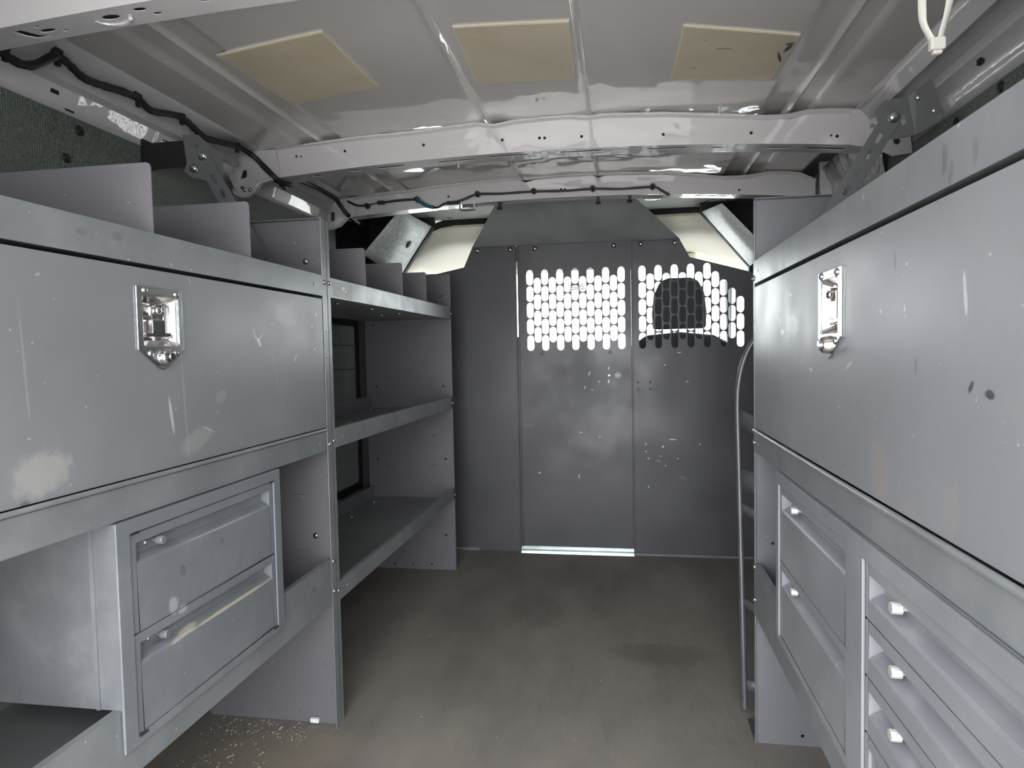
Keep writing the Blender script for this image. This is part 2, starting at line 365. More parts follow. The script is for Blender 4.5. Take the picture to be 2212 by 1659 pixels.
def screws(parent, pts, d, r=.0065, name='screw', m='zinc'):
    """raised screw heads; all alike heads share one mesh"""
    key = (tuple(d), r, m)
    for p in pts:
        if key not in _scr:
            bm = bmesh.new(); dv = Vector(d).normalized(); cyl(bm, (0, 0, 0), dv*r*.25, r*1.25, n=14)
            dome(bm, dv*r*.25, dv, r, r*.55)
            me = bpy.data.meshes.new('screw_head'); bmesh.ops.recalc_face_normals(bm, faces=bm.faces); bm.to_mesh(me); bm.free()
            for q in me.polygons: q.use_smooth = True
            me.materials.append(M[m]); _scr[key] = me
        o = bpy.data.objects.new(name, _scr[key]); C.objects.link(o); o.parent = parent
        o.location = Vector(p) - worldloc(parent)

XL, XR, D = -.664, .275, 2.827
XC = -.21          # centre line of the van

# ============================================================ SETTING
# floor
bm = sweep([(-1.11, 0), (.72, 0), (.72, -.03), (-1.11, -.03)], 'Y', -.35, 2.95, 1, closed=True, caps_=True)
floor = tag(obj('floor', bm, M['floor']), kind='structure', label='worn grey brown load floor with dark scuffs')
# ceiling skin with pressed channels and beads
def rz(x): return 1.487 - .055*(x+.22)**2
def groove(x):
    g = 0
    for a, b in ((-.905, -.765), (.352, .478)):
        if a < x < b: g += .008*min(1, (x-a)/.01, (b-x)/.01)
    for c, wd, h in ((-.835, .009, -.008), (.425, .009, -.008), (-.345, .007, -.0085), (-.08, .006, -.008)):
        if abs(x-c) < wd: g += h*(1-abs(x-c)/wd)
    return g
xs = sorted(set([-1.03+.03*i for i in range(55)] + [c+d for c in (-.835, .425, -.345, -.08) for d in (-.0095, -.004, 0, .004, .0095)]
    + [a+d for a in (-.905, -.765, .352, .478) for d in (-.0105, 0, .0105)] + [.60]))
xs = [x for x in xs if -1.031 <= x <= .601]
bm = sweep([(x, rz(x)+groove(x)) for x in xs], 'Y', -.35, 2.95, 12)
ceiling = tag(obj('ceiling', bm, M['roof'], smooth=True), kind='structure', label='glossy white painted bare metal roof skin')
thick(ceiling, .0015)

# side rails
railL = [(-1.0, 1.452), (-1.046, 1.445), (-1.066, 1.428), (-1.062, 1.408), (-1.078, 1.402), (-1.088, 1.372), (-1.094, 1.355)]
trim1 = bpy.data.objects.new('trim_1', None); C.objects.link(trim1); trim1.location = (-1.06, -.3, 1.4)
tag(trim1, kind='structure', label='white painted roof side rail on the left')
thick(obj('rail', sweep(railL, 'Y', -.35, 1.76, 10), M['paint'], trim1, smooth=True), .002)
thick(obj('rail', sweep(railL, 'Y', 1.86, 2.44, 4), M['paint'], trim1, smooth=True), .002)
railR = [(.575, 1.452), (.585, 1.440), (.603, 1.418), (.612, 1.432), (.640, 1.446), (.668, 1.432), (.674, 1.416), (.690, 1.408), (.704, 1.384), (.708, 1.36)]
trim2 = bpy.data.objects.new('trim_2', None); C.objects.link(trim2); trim2.location = (.64, -.3, 1.4)
tag(trim2, kind='structure', label='white painted roof side rail on the right')
thick(obj('rail', sweep(railR, 'Y', -.35, 1.80, 10), M['paint'], trim2, smooth=True), .002)
# square holes in the left rail (punched recesses)
bm = bmesh.new()
for y in (1.158, 1.485): bx(bm, -1.086, -1.0845+.004, y-.009, y+.009, 1.384, 1.400)
for y, l in ((1.2, .022), (1.455, .022)): bx(bm, -1.095, -1.0885, y-l/2, y+l/2, 1.364, 1.373)
obj('punched_hole', bm, M['dark'], trim1)
screws(trim1, [(-1.083, 1.47, 1.385)], (1, 0, -.4), .006)
# walls
wl = tag(obj('wall_left', boxes((-1.11, -1.092, -.35, 2.30, -.03, 1.372), (-1.11, -1.092, 2.30, 2.46, 1.03, 1.372), (-1.11, -1.092, 2.30, 2.46, -.03, .28)), M['liner']),
         kind='structure', label='dark green grey perforated liner on the left wall')
bm = bmesh.new()
for y, z, r in ((1.225, 1.335, .011), (1.424, 1.340, .011), (1.19, 1.27, .010), (2.30, 1.31, .011), (1.03, 1.29, .012), (2.15, 1.27, .009)): dome(bm, (-1.092, y, z), (1, 0, 0), r, .006)
obj('rubber_plug', bm, M['black'], wl, smooth=True)
# back panel seen through the far shelves, three boards with a black gasket
ZP = [(.335, .808), (.811, .905), (.908, .985)]
for z0, z1 in ZP: obj('panel', box(-1.105, -1.098, 1.90, 2.63, z0, z1), M['panelg'], wl, bevel=.001)
obj('gasket', sheet(rect(1.88, 2.66, .305, 1.012), [rrect(1.90, 2.632, .335, .986, .02)], 'X', -1.100, .008), M['black'], wl)
obj('lower_panel', boxes((-1.11, -1.10, 2.46, 2.95, -.03, .30), (-1.112, -1.104, 2.46, 2.95, .30, 1.02)), M['liner'], wl)
obj('door_pillar', boxes((-1.10, -1.06, 2.665, 2.80, 0, 1.06)), M['part'], wl)
obj('cavity', boxes((-1.16, -1.12, 2.40, 2.95, 1.0, 1.50)), M['dark'], wl)  # dark box standing in for the unlit void behind the liner

wr = tag(obj('wall_right', boxes((.708, .725, -.35, 1.96, -.03, 1.372), (.708, .725, 1.96, 2.9, -.03, 1.06)), M['liner']),
         kind='structure', label='dark green grey liner on the right wall')
bm = bmesh.new()
for y, z, r in ((1.415, 1.345, .011), (1.585, 1.335, .011), (1.13, 1.34, .012)): dome(bm, (.708, y, z), (-1, 0, 0), r, .006)
bx(bm, .682, .6885, 1.435, 1.45, 1.400, 1.414)
obj('rubber_plug', bm, M['black'], wr, smooth=True)
# glossy crumpled-looking header above the side door opening
prof = [(.708, 1.06), (.708, 1.18), (.700, 1.22), (.700, 1.33), (.690, 1.40), (.66, 1.455)]
obj('door_header', sweep(prof, 'Y', 1.96, 2.40, 6), M['crinkle'], wr, smooth=True)
obj('header_rib', boxes((.655, .70, 2.395, 2.415, 1.15, 1.48)), M['paint'], wr, bevel=.004)
obj('door_header', sweep([(.715, 1.06), (.70, 1.3), (.66, 1.45)], 'Y', 2.415, 2.9, 3), M['roof'], wr, smooth=True)
obj('track_bracket', boxes((.60, .66, 2.52, 2.56, 1.25, 1.425), (.625, .69, 2.56, 2.60, 1.20, 1.40)), M['paint'], wr, bevel=.006)
obj('cavity', boxes((.74, .76, 2.3, 3.0, 1.0, 1.5)), M['dark'], wr)  # dark box standing in for the unlit void behind the header

# closed outer skin of the van body
tag(obj('wall_outer', boxes((-1.20, .80, -.36, 3.0, 1.500, 1.515), (-1.20, -1.185, -.36, 2.93, -.03, 1.50), (.785, .80, -.36, 2.93, -.03, 1.50),
    (-1.20, .80, -.36, 3.0, -.06, -.031)), M['bodyout']), kind='structure', label='outer skin of the van body')
# unseen rear door frame and open doors, placed to limit light from behind
tag(obj('wall_rear', sheet(rect(-1.11, .725, -.03, 1.50), [rrect(-.88, .46, .0, 1.32, .06)], 'Y', .16, -.04), M['paint']), kind='structure', label='white painted rear door frame of the van')
for n_, x in ((3, -.93), (4, .51)):
    tag(obj('door_%d' % n_, box(x-.03, x+.03, -.58, .08, -.02, 1.34), M['paint'], bevel=.01), kind='structure', label='white rear door swung open on the %s' % ('left' if n_ == 3 else 'right'))

# roof bows -------------------------------------------------------------
def zb(x, c, k=.055, x0=-.28): return c - k*(x-x0)**2
def bow(yr, yf, zc, top, x0, x1, dots, slots, label, parent=ceiling):
    n = 34; X = [x0+(x1-x0)*i/n for i in range(n+1)]
    def tp(x):
        for (xa, za), (xb, zb_) in zip(top, top[1:]):
            if xa <= x <= xb: return za+(zb_-za)*(x-xa)/(xb-xa)
        return top[-1][1] if x > top[-1][0] else top[0][1]
    out = [(x, zb(x, zc)) for x in X] + [(x, tp(x)) for x in sorted(X+[t[0] for t in top[1:-1]], reverse=True)]
    root = obj('roof_bow', sheet(out, [circ(u, v, .0042 if len(d) < 3 else d[2], 10) for d in dots for u, v in [d[:2]]], 'Y', yr, .0015), M['paint'], parent)
    fn = lambda x, y, z: (x, y, z+zb(x, zc)-zc)
    o2 = rect(x0, x1, yr+.0015, yf)
    obj('bow_underside', sheet(o2, slots, 'Z', zc, .0015, fn, cuts=X[1:-1]), M['paint'], root)
    obj('bow_front', sweep([(yf, zc), (yf+.012, zc+.055)], 'X', x0, x1, n, fn=fn), M['paint'], root)
    # top flange curling back under the roof skin
    bm = bmesh.new(); pr = None
    for x in X:
        r = [bm.verts.new((x, yr, tp(x))), bm.verts.new((x, yr-.006, tp(x)+.003)), bm.verts.new((x, yr-.012, min(tp(x)+.009, rz(x)-.001)))]
        if pr:
            for i in range(2): bm.faces.new((pr[i], pr[i+1], r[i+1], r[i]))
        pr = r
    obj('bow_flange', bm, M['paint'], root, smooth=True)
    bm = bmesh.new(); tube(bm, [(x, yr-.009, min(tp(x)+.007, rz(x)-.003)) for x in X if -.93 < x < .32], .004, 6, 3, jitter=.28)
    obj('sealant_bead', bm, M['seal'], root, smooth=True)
    obj('dark_interior', sweep([(yr+.005, zc+.052), (yr+.005, zc+.004), (yf-.002, zc+.004)], 'X', x0, x1, 20, fn=fn), M['dark'], root)  # near-black sheet behind the holes, standing in for the unlit hollow
    return root
d1 = [(-.909, 1.433), (-.895, 1.432, .003), (-.763, 1.438), (-.534, 1.439), (-.314, 1.437), (-.213, 1.435), (-.199, 1.434), (-.101, 1.431), (.11, 1.421), (.328, 1.409), (.519, 1.389, .003), (.533, 1.386)]
top1 = [(-1.03, 1.446), (-.96, 1.455), (-.80, 1.462), (-.573, 1.466), (-.37, 1.477), (-.335, 1.468), (-.30, 1.474), (-.12, 1.480), (-.085, 1.471), (-.05, 1.474),
        (.119, 1.464), (.30, 1.445), (.36, 1.438), (.42, 1.436), (.47, 1.446), (.60, 1.436), (.64, 1.415)]
b1 = bow(1.80, 1.872, 1.402, top1, -1.03, .66, d1,
    [rect(-.68, -.60, 1.825, 1.838), circ(-.745, 1.83, .006, 12, .016), circ(-.86, 1.83, .007, 12, .018), rect(-.50, -.40, 1.83, 1.842), rect(-.355, -.25, 1.822, 1.834), rect(-.16, -.05, 1.822, 1.834),
     rect(.07, .17, 1.824, 1.836), circ(.25, 1.83, .006, 12, .02), rect(.37, .43, 1.828, 1.838), rect(.47, .56, 1.828, 1.842)], '')
top2 = [(-1.03, 1.435), (-.93, 1.452), (-.75, 1.458), (-.60, 1.474), (-.36, 1.480), (-.335, 1.47), (-.30, 1.476), (-.10, 1.481), (-.08, 1.470), (-.05, 1.476), (.15, 1.466), (.35, 1.437), (.43, 1.436), (.48, 1.446), (.58, 1.44), (.64, 1.41)]
b2 = bow(2.39, 2.45, 1.410, top2, -1.05, .64, [(-.209, 1.438), (-.196, 1.437), (.396, 1.40), (-.62, 1.436)],
    [rect(-.52, -.42, 2.41, 2.425), rect(-.30, -.15, 2.41, 2.42), rect(-.10, .06, 2.41, 2.42), rect(.25, .36, 2.41, 2.42)], '')
top0 = [(-1.03, 1.44), (-.96, 1.45), (-.57, 1.463), (-.2, 1.47), (.3, 1.45), (.64, 1.42)]
b0 = bow(.90, .955, 1.396, top0, -1.03, .66, [(-.905, 1.418, .006), (-.87, 1.422, .006), (-.60, 1.43)],
    [circ(-.759, .924, .007, 14, .015), circ(-.705, .917, .005, 10, .011), circ(-.688, .934, .0035, 10, .008), circ(-.60, .921, .003, 8, .007), circ(-.572, .919, .003, 8, .007), circ(-.50, .925, .013, 16, .022),
     circ(-.873, .928, .005, 12, .014), circ(-.878, .914, .0025, 8, .006), circ(-.848, .936, .0025, 8, .006), [(-.922, .915), (-.908, .915), (-.896, .935), (-.880, .944), (-.905, .942), (-.915, .932)],
     rect(-.38, -.30, .92, .932), rect(-.15, -.05, .92, .932), rect(.15, .25, .92, .932)], '')
bm = bmesh.new()   # pressed ring round the big hole of the rear bow
tube(bm, [(-.759+.028*math.cos(a), .926+.018*math.sin(a), zb(-.759, 1.396)-.0005) for a in [math.pi*(1.0-.9*i/8) for i in range(9)]], .003, 6, 2)
obj('pressed_ring', bm, M['paint'], b0, smooth=True)
# gusset feet of the bows
gl = rrect(-1.100, -1.028, 1.322, 1.45, .02)
g = obj('bow_foot', sheet([(-1.03, 1.452), (-.965, 1.452), (-.955, 1.374), (-1.0, 1.368), (-1.030, 1.335), (-1.055, 1.322), (-1.085, 1.330), (-1.1, 1.36), (-1.1, 1.452)],
    [circ(-1.072, 1.352, .006, 10), [(-1.075, 1.375), (-1.055, 1.38), (-1.055, 1.40), (-1.068, 1.40)]], 'Y', 1.785, .004), M['paint'], trim1)
bm = bmesh.new(); tube(bm, [(-1.098, 1.775, 1.40), (-1.097, 1.775, 1.352), (-1.082, 1.775, 1.33), (-1.055, 1.775, 1.323), (-1.03, 1.775, 1.335), (-1.012, 1.776, 1.358), (-.97, 1.78, 1.371)], .0045, 8, 4)
obj('rolled_lip', bm, M['paint'], trim1, smooth=True)
obj('foot_side', sweep([(1.70, 1.44), (1.785, 1.44), (1.785, 1.335), (1.745, 1.375)], 'X', -1.088, -1.084, 1, closed=True, caps_=True), M['paint'], trim1)
screws(trim1, [(-1.062, 1.783, 1.344), (-1.045, 1.783, 1.343)], (0, -1, 0), .005)
g2 = obj('bow_foot', sheet([(-1.05, 1.45), (-.98, 1.45), (-.97, 1.384), (-1.0, 1.375), (-1.03, 1.345), (-1.07, 1.335), (-1.10, 1.35), (-1.1, 1.45)], [[(-1.07, 1.365), (-1.055, 1.37), (-1.055, 1.40), (-1.07, 1.40)]], 'Y', 2.375, .004), M['paint'], trim1)
bm = bmesh.new(); tube(bm, [(-1.095, 2.37, 1.43), (-1.094, 2.37, 1.36), (-1.075, 2.37, 1.338), (-1.04, 2.37, 1.345), (-1.01, 2.37, 1.372)], .004, 8, 4)
obj('rolled_lip', bm, M['paint'], trim1, smooth=True)
obj('bow_foot', sheet([(.56, 1.445), (.69, 1.43), (.70, 1.33), (.655, 1.325), (.62, 1.345), (.56, 1.358)], [circ(.665, 1.36, .008, 10), circ(.61, 1.40, .006, 10)], 'Y', 1.785, .004), M['paint'], trim2)
# small striker rings under the front bow
for x in (-.55, .11):
    bm = bmesh.new(); tube(bm, [(x+u, 2.40, 1.398+v) for u, v in ((-.03, .014), (-.03, -.004), (-.022, -.012), (.022, -.012), (.03, -.004), (.03, .014))], .003, 8, 3)
    bx(bm, x-.02, x+.02, 2.392, 2.396, 1.392, 1.406)
    obj('hook_plate', bm, M['chrome'], b2, smooth=True)
bm = bmesh.new()
for x in (-.435, -.08, .03): bx(bm, x-.005, x+.005, 2.40, 2.42, 1.385, 1.412); bx(bm, x-.009, x+.009, 2.40, 2.415, 1.383, 1.389)
obj('push_clip', bm, M['black'], b2)

# ============================================================ sound pads
def pad(corners, label):
    t = thing('sound_pad', (sum(c[0] for c in corners)/4, sum(c[1] for c in corners)/4, 1.47), label, 'pad', 'tan pads stuck to the roof')
    def grid(inset, dz):
        bm = bmesh.new(); n = 8; rows = []
        cx = sum(c[0] for c in corners)/4; cy = sum(c[1] for c in corners)/4
        cs = [(cx+(c[0]-cx)*(1-inset), cy+(c[1]-cy)*(1-inset)) for c in corners]
        for i in range(n+1):
            r = []
            for j in range(n+1):
                a, b = i/n, j/n
                x = (1-a)*((1-b)*cs[0][0]+b*cs[3][0])+a*((1-b)*cs[1][0]+b*cs[2][0])
                y = (1-a)*((1-b)*cs[0][1]+b*cs[3][1])+a*((1-b)*cs[1][1]+b*cs[2][1])
                r.append((x, y, rz(x)-dz))
            rows.append(r)
        lo = [[bm.verts.new(p) for p in r] for r in rows]; hi = [[bm.verts.new((p[0], p[1], p[2]+dz*.8)) for p in r] for r in rows]
        for i in range(n):
            for j in range(n):
                bm.faces.new((lo[i][j], lo[i+1][j], lo[i+1][j+1], lo[i][j+1])); bm.faces.new((hi[i][j], hi[i][j+1], hi[i+1][j+1], hi[i+1][j]))
        for k in range(n):
            for q in (([lo[k][0], lo[k+1][0]], [hi[k+1][0], hi[k][0]]), ([lo[k][n], lo[k+1][n]], [hi[k+1][n], hi[k][n]]),
                      ([lo[0][k], lo[0][k+1]], [hi[0][k+1], hi[0][k]]), ([lo[n][k], lo[n][k+1]], [hi[n][k+1], hi[n][k]])):
                bm.faces.new(q[0]+q[1])
        return bm
    obj('pad_edge', grid(0, .004), M['padedge'], t); obj('pad_face', grid(.022, .0048), M['pad_s' if corners[0][0] > 0 else 'pad'], t)
pad([(-.790, 1.243), (-.553, 1.217), (-.545, 1.487), (-.770, 1.522)], 'tan square pad on the roof, the left one of three')
pad([(-.312, 1.262), (-.092, 1.284), (-.100, 1.558), (-.325, 1.538)], 'tan square pad on the roof between the two narrow beads')
pad([(.121, 1.335), (.346, 1.395), (.335, 1.612), (.115, 1.60)], 'tan square pad on the roof with black smudge at its corner, the right one')

# ============================================================ shelving helpers
def end_panel(parent, y, x0, x1, side, holes=(), embo=(), flat_front=.022, ydir=1, zt=1.176, m='inner'):
    """side=-1 left unit (front at XL, back at smaller x), ydir: which way the front flange folds"""
    hs = [circ(u, v, .0038, 8) for u, v in holes] + [rect(u-.011, u+.011, v-.001, v+.001) for u, v in embo]
    lo, hi = min(x0, x1), max(x0, x1)
    p = obj('end_panel', sheet(rrect(lo, hi, 0, zt, .006, 2), hs, 'Y', y, .0018), M[m], parent)
    f = x0
    obj('front_flange', sheet(rect(min(y, y+ydir*flat_front), max(y, y+ydir*flat_front), 0.0, zt),
        [circ((y+ydir*flat_front*.55), z, .0022, 6, .0018) for z in (.12, .21, .36, .43, .49, .56, .72, .80, .86, .92)], 'X', f, .0018*side), M['lip'], p, bevel=.0006)
    obj('top_flange', box(lo, hi, min(y, y+ydir*.014), max(y, y+ydir*.014), zt-.002, zt), M[m], p)
    return p
def shelf(parent, y0, y1, xf, xb, z0, z1, side, name='shelf', hole=True):
    """tray: pan at z0, front lip up to z1, small rear lip"""
    s = obj(name, boxes((min(xf-side*-.001, xb), max(xf-side*-.001, xb), y0, y1, z0+.001, z0+.003), (min(xb, xb+side*.0015), max(xb, xb+side*.0015), y0, y1, z0, z0+.03)), M['tray'], parent)
    hs = [circ(y0+.04, (z0+z1)/2, .004, 8, .0022), circ(y1-.04, (z0+z1)/2, .004, 8, .0022)] if hole else []
    obj('front_lip', sheet(rect(y0, y1, z0, z1), hs, 'X', xf, .002*side), M['lip'], s, bevel=.0007)
    obj('lip_return', boxes((min(xf+side*.002, xf+side*.012), max(xf+side*.002, xf+side*.012), y0, y1, z1-.002, z1)), M['lip'], s)
    return s
def divider(parent, y, xf, xb, z0, z1):
    lo, hi = min(xf, xb), max(xf, xb); r = .008
    bm = sheet([(lo, z0), (hi, z0)] + [(hi-r+r*math.cos(a), z1-r+r*math.sin(a)) for a in (0, .5, 1.05, 1.57)] + [(lo, z1)] if xf > xb else
               [(lo, z0), (hi, z0), (hi, z1)] + [(lo+r-r*math.cos(a), z1-r+r*math.sin(a)) for a in (1.57, 1.05, .5, 0)], [], 'Y', y, .0015)
    bx(bm, lo, hi-.004, y-.014, y, z0, z0+.0015)
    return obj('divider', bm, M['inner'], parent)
def latch(door, x, side, yc, dz=0.):
    """recessed T-handle latch; side=+1 faces +X. yc = centre, mirrored in y for side=-1"""
    s = side; Z = lambda z: z+dz
    Y = lambda u: yc + u*s
    pl = [(Y(-.049), Z(.9675)), (Y(.049), Z(.9675)), (Y(.0495), Z(.878)), (Y(.010), Z(.8515)), (Y(0), Z(.849)), (Y(-.010), Z(.8515)), (Y(-.0495), Z(.878))]
    obj('latch_plate', sheet(pl, [rrect(Y(-.038) if s > 0 else Y(.038), Y(.038) if s > 0 else Y(-.038), Z(.883), Z(.956), .005, 3)], 'X', x, .003*s), M['plate'], door, bevel=.001)
    bm = bmesh.new(); ring0 = rrect(-.0385, .0385, .8825, .9565, .006, 3); ring1 = rrect(-.029, .029, .892, .947, .006, 3)
    bm2 = bm; A = [bm.verts.new((x+.001*s, Y(u), Z(v))) for u, v in ring0]; B = [bm.verts.new((x-.020*s, Y(u), Z(v))) for u, v in ring1]
    for i in range(len(A)): bm.faces.new((A[i], A[(i+1) % len(A)], B[(i+1) % len(A)], B[i]))
    bm.faces.new(B)
    obj('latch_pan', bm, M['chrome'], door, smooth=True)
    bm = bmesh.new()   # folding T handle: boss, ring, bent paddle
    cyl(bm, (x-.020*s, Y(-.004), Z(.935)), (x-.006*s, Y(-.004), Z(.935)), .0135, .0125, 20)
    cyl(bm, (x-.006*s, Y(-.004), Z(.935)), (x+.001*s, Y(-.004), Z(.935)), .009, .0085, 20)
    dome(bm, (x+.001*s, Y(-.004), Z(.935)), (s, 0, 0), .006, .004)
    obj('latch_boss', bm, M['chrome'], door, smooth=True)
    bm = bmesh.new()
    for dy in (-.012, .012): bx(bm, min(x-.002*s, x-.010*s), max(x-.002*s, x-.010*s), min(Y(dy-.0015), Y(dy+.0015)), max(Y(dy-.0015), Y(dy+.0015)), Z(.902), Z(.940))
    bx(bm, min(x-.001*s, x-.003*s), max(x-.001*s, x-.003*s), min(Y(-.0135), Y(.0135)), max(Y(-.0135), Y(.0135)), Z(.902), Z(.922))
    bx(bm, min(x-.002*s, x-.008*s), max(x-.002*s, x-.008*s), min(Y(-.027), Y(.027)), max(Y(-.027), Y(.027)), Z(.897), Z(.903))
    obj('latch_handle', bm, M['chrome'], door, bevel=.0012)
    bm = bmesh.new(); cyl(bm, (x+.003*s, Y(0), Z(.868)), (x+.010*s, Y(0), Z(.868)), .0125, .011, 20); dome(bm, (x+.010*s, Y(0), Z(.868)), (s, 0, 0), .011, .005)
    cyl(bm, (x+.012*s, Y(.003), Z(.868)), (x+.017*s, Y(.003), Z(.868)), .006, .0055, 16)
    obj('lock_cylinder', bm, M['chrome'], door, smooth=True)
    screws(door, [(x+.003*s, Y(u), Z(v)) for u, v in ((-.033, .962), (.034, .961), (-.026, .873), (.028, .873))], (s, 0, 0), .0042)

# ------------------------------------------------------------ left rear cabinet
LC = thing('tool_cabinet', (-.83, .885, 0), 'grey steel cabinet along the left wall, tall drop door with chrome latch over open bays', 'cabinet', 'grey steel cabinets with latched doors')
legh = [(-.698, .144), (-.919, .019), (-.840, .021), (-.762, .024)]
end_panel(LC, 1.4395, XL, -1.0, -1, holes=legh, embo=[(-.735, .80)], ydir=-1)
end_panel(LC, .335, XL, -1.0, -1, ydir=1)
for z in (.537, .419): obj('knockout_tab', box(-.766, -.736, 1.4350, 1.4395, z-.007, z+.007), M['inner'], LC, bevel=.0015)
obj('foot_shim', box(-.735, -.715, 1.428, 1.436, .004, .014), M['white'], LC)
shelf(LC, .337, 1.416, XL, -1.0, .999, 1.046, -1)
shelf(LC, .337, 1.416, XL, -1.0, .650, .694, -1)
shelf(LC, .337, 1.416, XL, -1.0, .298, .398, -1, hole=False)
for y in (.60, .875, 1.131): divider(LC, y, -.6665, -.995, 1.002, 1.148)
dl = obj('drop_door', sheet(rect(.36, 1.413, .703, .993), [rect(.840, .914, .884, .955)], 'X', XL, -.003), M['door_l'], LC, bevel=.0008)
latch(dl, XL, 1, .877)
bm = bmesh.new(); cyl(bm, (XL+.002, .36, .6985), (XL+.002, 1.413, .6985), .0035, n=10); obj('piano_hinge', bm, M['lip'], LC, smooth=True)
screws(LC, [(-.664, 1.428, 1.031), (-.664, 1.428, .663), (-.664, 1.428, .392), (-.664, 1.428, .322)], (1, 0, 0), .0048)
screws(LC, [(-.712, 1.4385, 1.081), (-.71, 1.4385, .447)], (0, -1, 0), .0055)

# ------------------------------------------------------------ left front shelf unit
LS = thing('shelf_unit', (-.83, 2.0, 0), 'grey open steel shelving along the left wall beside the partition, three trays', 'shelving')
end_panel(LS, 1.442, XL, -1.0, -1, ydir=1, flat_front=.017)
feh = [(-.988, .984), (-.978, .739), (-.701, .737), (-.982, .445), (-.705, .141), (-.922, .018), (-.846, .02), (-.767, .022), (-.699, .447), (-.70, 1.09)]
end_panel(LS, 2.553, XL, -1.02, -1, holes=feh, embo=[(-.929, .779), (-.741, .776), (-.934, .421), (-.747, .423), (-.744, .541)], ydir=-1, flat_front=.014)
for z0, z1 in ((.999, 1.045), (.650, .696), (.290, .333)): shelf(LS, 1.459, 2.551, XL, -1.0, z0, z1, -1)
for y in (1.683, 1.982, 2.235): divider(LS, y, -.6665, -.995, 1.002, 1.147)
obj('rear_rail', boxes((-1.002, -.999, 1.46, 2.55, .652, .70), (-1.002, -.999, 1.46, 2.55, .292, .34)), M['cab'], LS)
screws(LS, [(-.664, 1.451, 1.031), (-.664, 1.451, .668), (-.664, 1.451, .315), (-.664, 2.548, 1.02), (-.664, 2.548, .67), (-.664, 2.548, .305)], (1, 0, 0), .0045)
screws(LS, [(-.72, 1.62, .999), (-.72, 1.86, .999), (-.72, 2.10, .999), (-.80, 1.75, .999), (-.8, 2.15, .999), (-.76, 1.80, .650), (-.76, 2.12, .650)], (0, 0, -1), .0055)
screws(LS, [(-.96, 2.44, .655), (-.96, 2.44, .295), (-.95, 2.2, .295)], (0, 0, 1), .006)
obj('worn_label', box(-.664, -.6635, 1.472, 1.585, 1.003, 1.038), mat('worn_label', (.36, .39, .38), .4, var=.2, vscale=20, specks=.9, dust=.6, dustcol=(.6, .62, .6), marks=[
    ((-.664, 1.53, 1.026), (.2, .012, .004), .2, 'X', (.85, .85, .84), 1.), ((-.664, 1.545, 1.02), (.2, .006, .0025), 0, 'X', (.85, .85, .84), 1.)]), LS)
# paper scrap on the lowest tray
bm = bmesh.new(); bx(bm, -.80, -.765, 1.535, 1.575, .2955, .2965)
tag(obj('paper_scrap', bm, M['white']), 'tiny pale scrap lying on the lowest tray of the left shelving', 'scrap')

# ------------------------------------------------------------ drawer units
def drawer(parent, y0, y1, zt, zb_, x, side, knob_y, knob_z=None, knob='knob', m='drawer'):
    """front with a pressed finger channel below its top edge. side=+1 faces +X"""
    s = side; e = .0008; dz = zt-zb_
    prof = [(x, zb_+e), (x, zt-.044), (x-.003*s, zt-.041), (x-.016*s, zt-.034), (x-.017*s, zt-.022), (x-.004*s, zt-.0155), (x, zt-.0145), (x, zt-e), (x-.019*s, zt-e), (x-.019*s, zb_+e)]
    bm = sweep(prof, 'Y', y0+.012, y1-.012, 1, closed=True, caps_=True)
    for a, b in ((y0+e, y0+.012), (y1-.012, y1-e)): bx(bm, min(x, x-.019*s), max(x, x-.019*s), a, b, zb_+e, zt-e)
    d = obj('drawer', bm, M[m], parent, bevel=.0008)
    kz = zt-.024
    kb = bmesh.new(); cyl(kb, (x-.016*s, knob_y, kz), (x+.001*s, knob_y, kz), .0035, n=10); cyl(kb, (x-.007*s, knob_y, kz), (x+.004*s, knob_y, kz), .0068, .0062, 14)
    obj('knob', kb, M['knob'] if knob == 'knob' else M['cab'], d, bevel=.0015)
    return d
DU = thing('drawer_unit', (-.82, .98, .335), 'grey two-drawer unit hung in the left cabinet, dull knobs at the left end', 'drawers', 'grey drawer units under the cabinet doors')
obj('case', boxes((-.99, -.662, .768, .770, .3975, .648), (-.99, -.662, 1.186, 1.188, .3975, .648), (-.99, -.988, .77, 1.186, .3975, .648), (-.99, -.662, .77, 1.186, .6470, .6485)), M['case_side'], DU)
obj('face_frame', sheet(rect(.766, 1.190, .338, .6485), [rect(.791, 1.166, .350, .629)], 'X', -.662, .004), M['drawer_l'], DU, bevel=.001)
obj('side_flange', box(-.70, -.694, .7655, .768, .3975, .648), M['drawer_l'], DU)
drawer(DU, .792, 1.165, .628, .490, -.6605, 1, .856, knob='cab', m='drawer_l'); drawer(DU, .792, 1.165, .489, .351, -.6605, 1, .856, knob='cab', m='drawer_l')
screws(DU, [(-.675, .841, .604), (-.675, .838, .466)], (1, 0, 0), .0035)
for y, z in ((.80, .6285), (1.158, .6285), (.80, .3495), (1.156, .3495)): obj('corner_slot', box(-.6578, -.6573, y-.008, y+.008, z-.0015, z+.0015), M['dark'], DU)

